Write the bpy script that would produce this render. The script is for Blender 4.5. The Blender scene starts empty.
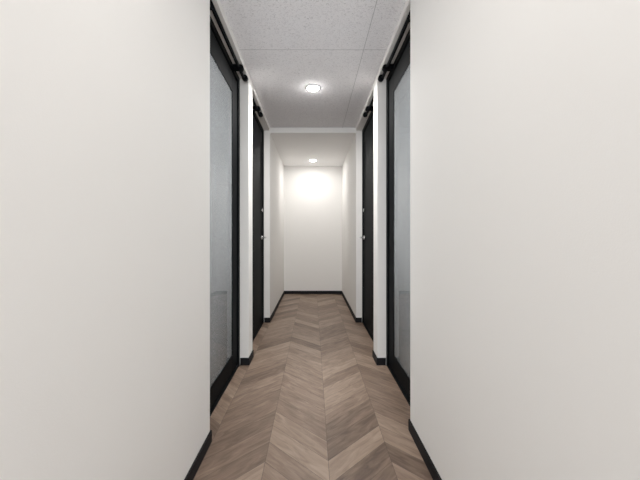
import bpy, bmesh, math
from mathutils import Vector
S=bpy.context.scene
S.view_settings.view_transform='Standard'
S.view_settings.look='None'
S.view_settings.exposure=0.0
W=0.59; ZC=2.67; ZL=2.60; YF=6.51; Y0=-1.0; DP=0.67; T=0.16
# ---------- node helpers
def mat(name):
    m=bpy.data.materials.new(name); m.use_nodes=True
    nt=m.node_tree; return m,nt,nt.nodes['Principled BSDF']
def N(nt,t,**k):
    n=nt.nodes.new(t)
    for a,b in k.items(): setattr(n,a,b)
    return n
def M(nt,op,a,b=None,c=None):
    n=nt.nodes.new('ShaderNodeMath'); n.operation=op
    for i,v in enumerate((a,b,c)):
        if v is None: continue
        if isinstance(v,(int,float)): n.inputs[i].default_value=v
        else: nt.links.new(v,n.inputs[i])
    return n.outputs[0]
def simple(name,col,rough=0.5,metal=0.0,nscale=None,bump=0.0,spec=None):
    m,nt,p=mat(name)
    p.inputs['Base Color'].default_value=(*col,1); p.inputs['Roughness'].default_value=rough
    p.inputs['Metallic'].default_value=metal
    if spec is not None: p.inputs['Specular IOR Level'].default_value=spec
    if nscale:
        g=N(nt,'ShaderNodeNewGeometry')
        no=N(nt,'ShaderNodeTexNoise'); no.inputs['Scale'].default_value=nscale; no.inputs['Detail'].default_value=4
        nt.links.new(g.outputs['Position'],no.inputs['Vector'])
        b=N(nt,'ShaderNodeBump'); b.inputs['Strength'].default_value=bump; b.inputs['Distance'].default_value=0.001
        nt.links.new(no.outputs['Fac'],b.inputs['Height']); nt.links.new(b.outputs[0],p.inputs['Normal'])
    return m
wallM=simple('wallpaper_offwhite',(0.825,0.812,0.79),0.8,0,260,0.25,0.25)
farM=wallM
blackM=simple('black_metal',(0.004,0.005,0.006),0.6,0,90,0.05,0.06)
baseM=simple('black_baseboard',(0.008,0.008,0.010),0.6,spec=0.2)
chromeM=simple('brushed_steel',(0.6,0.6,0.6),0.25,1.0)
trimM=simple('white_trim',(0.8,0.8,0.8),0.4)
softM=simple('ceiling_smooth',(0.86,0.85,0.84),0.85,0,150,0.2)
roomM=simple('room_paint_grey',(0.64,0.65,0.655),0.8,0,120,0.2)
cabM=simple('cabinet_white',(0.75,0.77,0.78),0.5)
def glass():
    m=bpy.data.materials.new('frosted_door_glass'); m.use_nodes=True; nt=m.node_tree; nt.nodes.clear()
    o=N(nt,'ShaderNodeOutputMaterial'); mix=N(nt,'ShaderNodeMixShader'); m2=N(nt,'ShaderNodeMixShader')
    tr=N(nt,'ShaderNodeBsdfTransparent'); tr.inputs[0].default_value=(0.91,0.925,0.93,1)
    tl=N(nt,'ShaderNodeBsdfTranslucent'); tl.inputs[0].default_value=(0.82,0.84,0.85,1)
    gl=N(nt,'ShaderNodeBsdfGlossy'); gl.inputs['Roughness'].default_value=0.0
    f=N(nt,'ShaderNodeFresnel'); f.inputs[0].default_value=1.2
    m2.inputs[0].default_value=0.30
    nt.links.new(tr.outputs[0],m2.inputs[1]); nt.links.new(tl.outputs[0],m2.inputs[2])
    nt.links.new(f.outputs[0],mix.inputs[0]); nt.links.new(m2.outputs[0],mix.inputs[1]); nt.links.new(gl.outputs[0],mix.inputs[2])
    nt.links.new(mix.outputs[0],o.inputs[0]); return m
glassM=glass()
def emis(name,s,c=(1,0.975,0.95)):
    m,nt,p=mat(name); p.inputs['Emission Color'].default_value=(*c,1); p.inputs['Emission Strength'].default_value=s; return m
def ceil_mat():
    m,nt,p=mat('acoustic_tile')
    g=N(nt,'ShaderNodeNewGeometry'); sp=N(nt,'ShaderNodeSeparateXYZ'); nt.links.new(g.outputs['Position'],sp.inputs[0])
    mp=N(nt,'ShaderNodeMapping'); mp.inputs['Scale'].default_value=(1.0,1.7,1); nt.links.new(g.outputs['Position'],mp.inputs[0])
    no=N(nt,'ShaderNodeTexNoise'); no.inputs['Scale'].default_value=75; no.inputs['Detail'].default_value=5; no.inputs['Distortion'].default_value=1.2
    nt.links.new(mp.outputs[0],no.inputs['Vector'])
    cr=N(nt,'ShaderNodeValToRGB'); e=cr.color_ramp.elements
    e[0].position=0.34; e[0].color=(0.64,0.63,0.65,1); e[1].position=0.47; e[1].color=(0.90,0.89,0.91,1)
    nt.links.new(no.outputs['Fac'],cr.inputs[0])
    lx=M(nt,'LESS_THAN',M(nt,'PINGPONG',M(nt,'SUBTRACT',sp.outputs[0],0.405),0.91),0.0022)
    ly=M(nt,'LESS_THAN',M(nt,'PINGPONG',M(nt,'SUBTRACT',sp.outputs[1],2.56),0.91),0.0028)
    ln=M(nt,'MAXIMUM',lx,ly)
    mx=N(nt,'ShaderNodeMix',data_type='RGBA'); nt.links.new(ln,mx.inputs['Factor']); nt.links.new(cr.outputs[0],mx.inputs['A'])
    mx.inputs['B'].default_value=(0.52,0.52,0.53,1); nt.links.new(mx.outputs['Result'],p.inputs['Base Color'])
    b=N(nt,'ShaderNodeBump'); b.inputs['Strength'].default_value=0.25; b.inputs['Distance'].default_value=0.002
    nt.links.new(no.outputs['Fac'],b.inputs['Height']); nt.links.new(b.outputs[0],p.inputs['Normal'])
    p.inputs['Roughness'].default_value=0.95
    return m
ceilM=ceil_mat()
def floor_mat():
    m,nt,p=mat('chevron_wood')
    CW=0.33; PW=0.16
    g=N(nt,'ShaderNodeNewGeometry'); sp=N(nt,'ShaderNodeSeparateXYZ'); nt.links.new(g.outputs['Position'],sp.inputs[0])
    x=M(nt,'SUBTRACT',sp.outputs[0],0.08); y=M(nt,'ADD',sp.outputs[1],10.0)
    zig=M(nt,'PINGPONG',x,CW)
    v=M(nt,'DIVIDE',M(nt,'SUBTRACT',y,M(nt,'MULTIPLY',zig,0.95)),PW)
    idx=M(nt,'FLOOR',v); fr=M(nt,'FRACT',v)
    col=M(nt,'FLOOR',M(nt,'DIVIDE',x,CW)); fx=M(nt,'FRACT',M(nt,'DIVIDE',x,CW))
    cmb=N(nt,'ShaderNodeCombineXYZ'); nt.links.new(col,cmb.inputs[0]); nt.links.new(idx,cmb.inputs[1])
    wn=N(nt,'ShaderNodeTexWhiteNoise',noise_dimensions='3D'); nt.links.new(cmb.outputs[0],wn.inputs['Vector'])
    gc=N(nt,'ShaderNodeCombineXYZ'); nt.links.new(M(nt,'MULTIPLY',zig,4.5),gc.inputs[0]); nt.links.new(M(nt,'MULTIPLY',v,2.0),gc.inputs[1])
    nt.links.new(M(nt,'MULTIPLY',wn.outputs['Value'],37.0),gc.inputs[2])
    n1=N(nt,'ShaderNodeTexNoise'); n1.inputs['Scale'].default_value=1.6; n1.inputs['Detail'].default_value=6; n1.inputs['Roughness'].default_value=0.6; n1.inputs['Distortion'].default_value=1.0
    nt.links.new(gc.outputs[0],n1.inputs['Vector'])
    gc2=N(nt,'ShaderNodeCombineXYZ'); nt.links.new(M(nt,'MULTIPLY',zig,4.0),gc2.inputs[0]); nt.links.new(M(nt,'MULTIPLY',v,20.0),gc2.inputs[1]); nt.links.new(M(nt,'MULTIPLY',wn.outputs['Value'],91.0),gc2.inputs[2])
    n2=N(nt,'ShaderNodeTexNoise'); n2.inputs['Scale'].default_value=1.5; n2.inputs['Detail'].default_value=3
    nt.links.new(gc2.outputs[0],n2.inputs['Vector'])
    f=M(nt,'ADD',M(nt,'MULTIPLY',wn.outputs['Value'],0.34),M(nt,'ADD',M(nt,'MULTIPLY',n1.outputs['Fac'],0.72),M(nt,'MULTIPLY',n2.outputs['Fac'],0.12)))
    cr=N(nt,'ShaderNodeValToRGB'); e=cr.color_ramp.elements
    e[0].position=0.34; e[0].color=(0.112,0.073,0.052,1); e[1].position=0.86; e[1].color=(0.375,0.282,0.213,1)
    k=e.new(0.58); k.color=(0.225,0.157,0.115,1)
    nt.links.new(f,cr.inputs[0])
    g1=M(nt,'LESS_THAN',M(nt,'MINIMUM',fr,M(nt,'SUBTRACT',1.0,fr)),0.011)
    g2=M(nt,'LESS_THAN',M(nt,'MINIMUM',fx,M(nt,'SUBTRACT',1.0,fx)),0.0045)
    gp=M(nt,'MAXIMUM',g1,g2)
    mx=N(nt,'ShaderNodeMix',data_type='RGBA'); nt.links.new(M(nt,'MULTIPLY',gp,0.55),mx.inputs['Factor']); nt.links.new(cr.outputs[0],mx.inputs['A'])
    mx.inputs['B'].default_value=(0.05,0.034,0.024,1); nt.links.new(mx.outputs['Result'],p.inputs['Base Color'])
    p.inputs['Roughness'].default_value=0.42; p.inputs['Specular IOR Level'].default_value=0.45
    b=N(nt,'ShaderNodeBump'); b.inputs['Strength'].default_value=0.2; b.inputs['Distance'].default_value=0.001
    nt.links.new(M(nt,'SUBTRACT',n2.outputs['Fac'],gp),b.inputs['Height']); nt.links.new(b.outputs[0],p.inputs['Normal'])
    return m
floorM=floor_mat()
# ---------- mesh helpers
def boxes(name,lst,m,parent=None,bevel=0.0):
    bm=bmesh.new()
    for (x0,x1,y0,y1,z0,z1) in lst:
        if x0>x1:x0,x1=x1,x0
        r=bmesh.ops.create_cube(bm,size=1)
        for v in r['verts']:
            v.co=Vector(((x0+x1)/2+v.co.x*(x1-x0),(y0+y1)/2+v.co.y*(y1-y0),(z0+z1)/2+v.co.z*(z1-z0)))
    me=bpy.data.meshes.new(name); bm.to_mesh(me); bm.free()
    o=bpy.data.objects.new(name,me); S.collection.objects.link(o); me.materials.append(m)
    if bevel:
        b=o.modifiers.new('bevel','BEVEL'); b.width=bevel; b.segments=2
    if parent: o.parent=parent
    return o
def cyl(name,c,r,h,axis,m,parent=None,seg=32):
    bm=bmesh.new(); bmesh.ops.create_cone(bm,cap_ends=True,segments=seg,radius1=r,radius2=r,depth=h)
    for f in bm.faces:
        if len(f.verts)==4: f.smooth=True
    me=bpy.data.meshes.new(name); bm.to_mesh(me); bm.free(); me.materials.append(m)
    o=bpy.data.objects.new(name,me); S.collection.objects.link(o); o.location=c
    if axis=='x': o.rotation_euler=(0,math.pi/2,0)
    if axis=='y': o.rotation_euler=(math.pi/2,0,0)
    b=o.modifiers.new('bevel','BEVEL'); b.width=min(r,h)*0.2; b.segments=2; b.limit_method='ANGLE'
    if parent: o.parent=parent
    return o
# ---------- shell
DL1=(1.83,2.93); DR1=(1.94,2.93); D2=(3.12,4.37); ZD=2.62
RX=3.4; YB=-4.5
boxes('floor',[(-RX,RX,YB-0.1,YF+0.1,-0.08,0)],floorM)
boxes('ceiling',[(-W-T,W+T,Y0,4.40,ZC,ZC+0.08),(-RX,RX,YB-0.1,Y0,ZC,ZC+0.08)],ceilM)
boxes('ceiling_lower',[(-W,W,4.40,YF,ZL,ZC+0.08)],softM)
for s,nm in ((-1,'left'),(1,'right')):
    D1=DL1 if s<0 else DR1
    boxes('wall_'+nm,[(s*W,s*(W+T),Y0,D1[0],0,ZC),(s*W,s*(W+T),D1[1],D2[0],0,ZC),(s*W,s*(W+T),D2[1],YF,0,ZC),
        (s*W,s*(W+T),D1[0],D1[1],ZD,ZC),(s*W,s*(W+T),D2[0],D2[1],ZD,ZC)],wallM)
    b=0.009; e=DP-0.005
    boxes('baseboard_'+nm,[(s*W,s*(W-b),Y0,D1[0]+b,0,0.065),(s*W,s*(W-b),D1[1]-b,D2[0]+b,0,0.065),(s*W,s*(W-b),D2[1]-b,YF,0,0.065),
        (s*W,s*e,D1[0],D1[0]+b,0,0.065),(s*W,s*e,D1[1]-b,D1[1],0,0.065),(s*W,s*e,D2[0],D2[0]+b,0,0.065),(s*W,s*e,D2[1]-b,D2[1],0,0.065)],baseM)
    x0=s*(W+T); x1=s*RX
    boxes('wall_room_'+nm,[(x1,x1+s*0.1,-0.9,YF,0,ZC),(x0,x1,-1.0,-0.9,0,ZC),(x0,x1,YF,YF+0.1,0,ZC),(x0,x1,3.0,3.08,0,ZC)],roomM)
    boxes('ceiling_room_'+nm,[(x0,x1,Y0,YF+0.1,ZC,ZC+0.08)],softM)
    boxes('wall_lobby_'+nm,[(x1,x1+s*0.1,YB,Y0,0,ZC)],wallM)
    L=bpy.data.lights.new('room_light_'+nm,'AREA'); L.shape='RECTANGLE'; L.size=0.6; L.size_y=1.2; L.energy=88; L.color=(0.98,0.99,1.0)
    o=bpy.data.objects.new('room_light_'+nm,L); S.collection.objects.link(o); o.location=(s*2.1,1.9,ZC-0.02)
boxes('wall_back',[(-RX,-2.4,YB-0.1,YB,0,ZC),(2.4,RX,YB-0.1,YB,0,ZC),(-2.4,2.4,YB-0.1,YB,0,0.2),(-2.4,2.4,YB-0.1,YB,2.6,ZC)],wallM)
boxes('added_window_1',[(-2.4,2.4,YB-0.08,YB-0.02,0.2,0.25),(-2.4,2.4,YB-0.08,YB-0.02,2.55,2.6)]+[(x-0.025,x+0.025,YB-0.08,YB-0.02,0.25,2.55) for x in (-2.375,-0.8,0.8,2.375)],blackM)  # invented window frame behind the camera, goes with the added fill light
L=bpy.data.lights.new('added_daylight_fill','AREA'); L.shape='RECTANGLE'; L.size=4.7; L.size_y=1.5; L.energy=320; L.color=(0.955,0.98,1.0)  # added fill light, unseen, tilted up to brighten ceiling and walls
o=bpy.data.objects.new('added_daylight_fill',L); S.collection.objects.link(o); o.location=(0,YB-0.35,0.9); o.rotation_euler=(math.pi/2+0.2,0,0)
boxes('wall_far',[(-W-T,W+T,YF,YF+0.1,0,ZC)],farM)
boxes('baseboard_far',[(-W+.009,W-.009,YF-0.009,YF,0,0.065)],baseM)
# ---------- doors
def door(n,s,d,glazed,knobY):
    e=bpy.data.objects.new('door_%d'%n,None); S.collection.objects.link(e)
    y0,y1=d[0]+0.001,d[1]-0.001; xa=s*DP; xb=s*(DP+0.075)
    fr=0.05
    boxes('frame',[(xa,xb,y0,y0+fr,0,ZD),(xa,xb,y1-fr,y1,0,ZD),(xa,xb,y0+fr,y1-fr,ZD-fr,ZD),(xa,xb,y0+fr,y1-fr,0,0.02)],blackM,e,0.002)
    la=s*(DP+0.012); lb=s*(DP+0.052); a=y0+fr+0.004; c=y1-fr-0.004; z0=0.026; z1=ZD-fr-0.004
    if glazed:
        st=0.10
        boxes('leaf',[(la,lb,a,a+st,z0,z1),(la,lb,c-st-0.06,c,z0,z1),(la,lb,a+st,c-st-0.06,z1-0.16,z1),(la,lb,a+st,c-st-0.06,z0,z0+0.14)],blackM,e,0.002)
        g=s*(DP+0.018)
        boxes('glass_pane',[(g,g+s*0.006,a+st,c-st-0.06,z0+0.14,z1-0.16)],glassM,e)
    else:
        boxes('leaf',[(la,lb,a,c,z0,z1)],blackM,e,0.003)
        boxes('panel_bead',[(la,la-s*0.004,a+0.1,a+0.112,z0+0.15,z1-0.15),(la,la-s*0.004,c-0.112,c-0.1,z0+0.15,z1-0.15)],blackM,e)
    if not glazed:
        hy=c-0.10
        cyl('rose',(la-s*0.006,hy,1.16),0.028,0.012,'x',chromeM,e)
        cyl('lever_neck',(la-s*0.03,hy,1.16),0.011,0.05,'x',chromeM,e)
        cyl('lever',(la-s*0.055,hy-0.055,1.16),0.012,0.14,'y',chromeM,e)
        cyl('thumbturn',(la-s*0.010,hy,1.52),0.022,0.02,'x',chromeM,e)
    zr=ZD-0.010; xr=s*(W+0.03)
    cyl('rail',(xr,(y0+0.05+knobY)/2,zr-0.02),0.013,knobY-y0-0.05,'y',blackM,e)
    for yy in (knobY,knobY-0.17):
        cyl('rail_stop',(xr-s*0.012,yy,zr-0.02),0.026,0.04,'y',blackM,e)
    boxes('rail_bracket',[(xr,xa,knobY-0.2,knobY-0.16,zr-0.04,zr),(xr,xa,y0+0.1,y0+0.14,zr-0.04,zr)],blackM,e)
door(1,-1,DL1,True,2.86); door(2,1,DR1,True,2.86); door(3,-1,D2,False,3.72); door(4,1,D2,False,3.72)
for s in (-1,1):
    e=bpy.data.objects.new('storage_cabinet',None); S.collection.objects.link(e)
    xa,xb=s*1.0,s*1.9
    boxes('carcass',[(xa,xb,2.55,2.98,0.06,0.86)],cabM,e,0.004)
    boxes('plinth',[(s*1.02,s*1.88,2.58,2.98,0.0,0.06)],baseM,e)
    boxes('doors',[(s*1.005,s*1.445,2.535,2.55,0.07,0.84),(s*1.455,s*1.895,2.535,2.55,0.07,0.84)],cabM,e,0.002)
# ---------- downlights
def downlight(y,zc,en,dome):
    e=bpy.data.objects.new('downlight',None); S.collection.objects.link(e)
    def lathe(name,prof,m,close):
        bm=bmesh.new(); seg=40
        rings=[[bm.verts.new((r*math.cos(2*math.pi*i/seg),r*math.sin(2*math.pi*i/seg),z)) for i in range(seg)] for r,z in prof]
        for a,b in zip(rings,rings[1:]):
            for i in range(seg): bm.faces.new((a[i],a[(i+1)%seg],b[(i+1)%seg],b[i])).smooth=True
        if close: bm.faces.new(rings[0])
        bmesh.ops.recalc_face_normals(bm,faces=bm.faces)
        me=bpy.data.meshes.new(name); bm.to_mesh(me); bm.free(); me.materials.append(m)
        o=bpy.data.objects.new(name,me); S.collection.objects.link(o); o.location=(0,y,zc); o.parent=e
    lathe('trim_ring',[(0.058,-0.002),(0.060,-0.006),(0.068,-0.006),(0.074,-0.004),(0.076,0.0)],trimM,False)
    lathe('diffuser',[(0.012,-0.024),(0.028,-0.022),(0.042,-0.017),(0.052,-0.009),(0.057,-0.001)],emis('lamp_diffuser',dome),True)
    L=bpy.data.lights.new('lamp','AREA'); L.shape='DISK'; L.size=0.08; L.energy=en; L.color=(1,0.98,0.955)
    l=bpy.data.objects.new('lamp',L); S.collection.objects.link(l); l.location=(0,y,zc-0.028); l.parent=e
downlight(3.22,ZC,27,140); downlight(6.0,ZL,7.5,40); downlight(0.53,ZC,5,40)
w=bpy.data.worlds.new('world'); S.world=w; w.use_nodes=True
w.node_tree.nodes['Background'].inputs[0].default_value=(0.9,0.95,1,1); w.node_tree.nodes['Background'].inputs[1].default_value=1.0
# ---------- camera
c=bpy.data.cameras.new('camera'); c.sensor_width=36; c.lens=18; c.shift_x=7/640; c.shift_y=-4/640; c.clip_start=0.02
co=bpy.data.objects.new('camera',c); S.collection.objects.link(co); co.location=(0,0,1.18); co.rotation_euler=(math.pi/2,0,0); S.camera=co
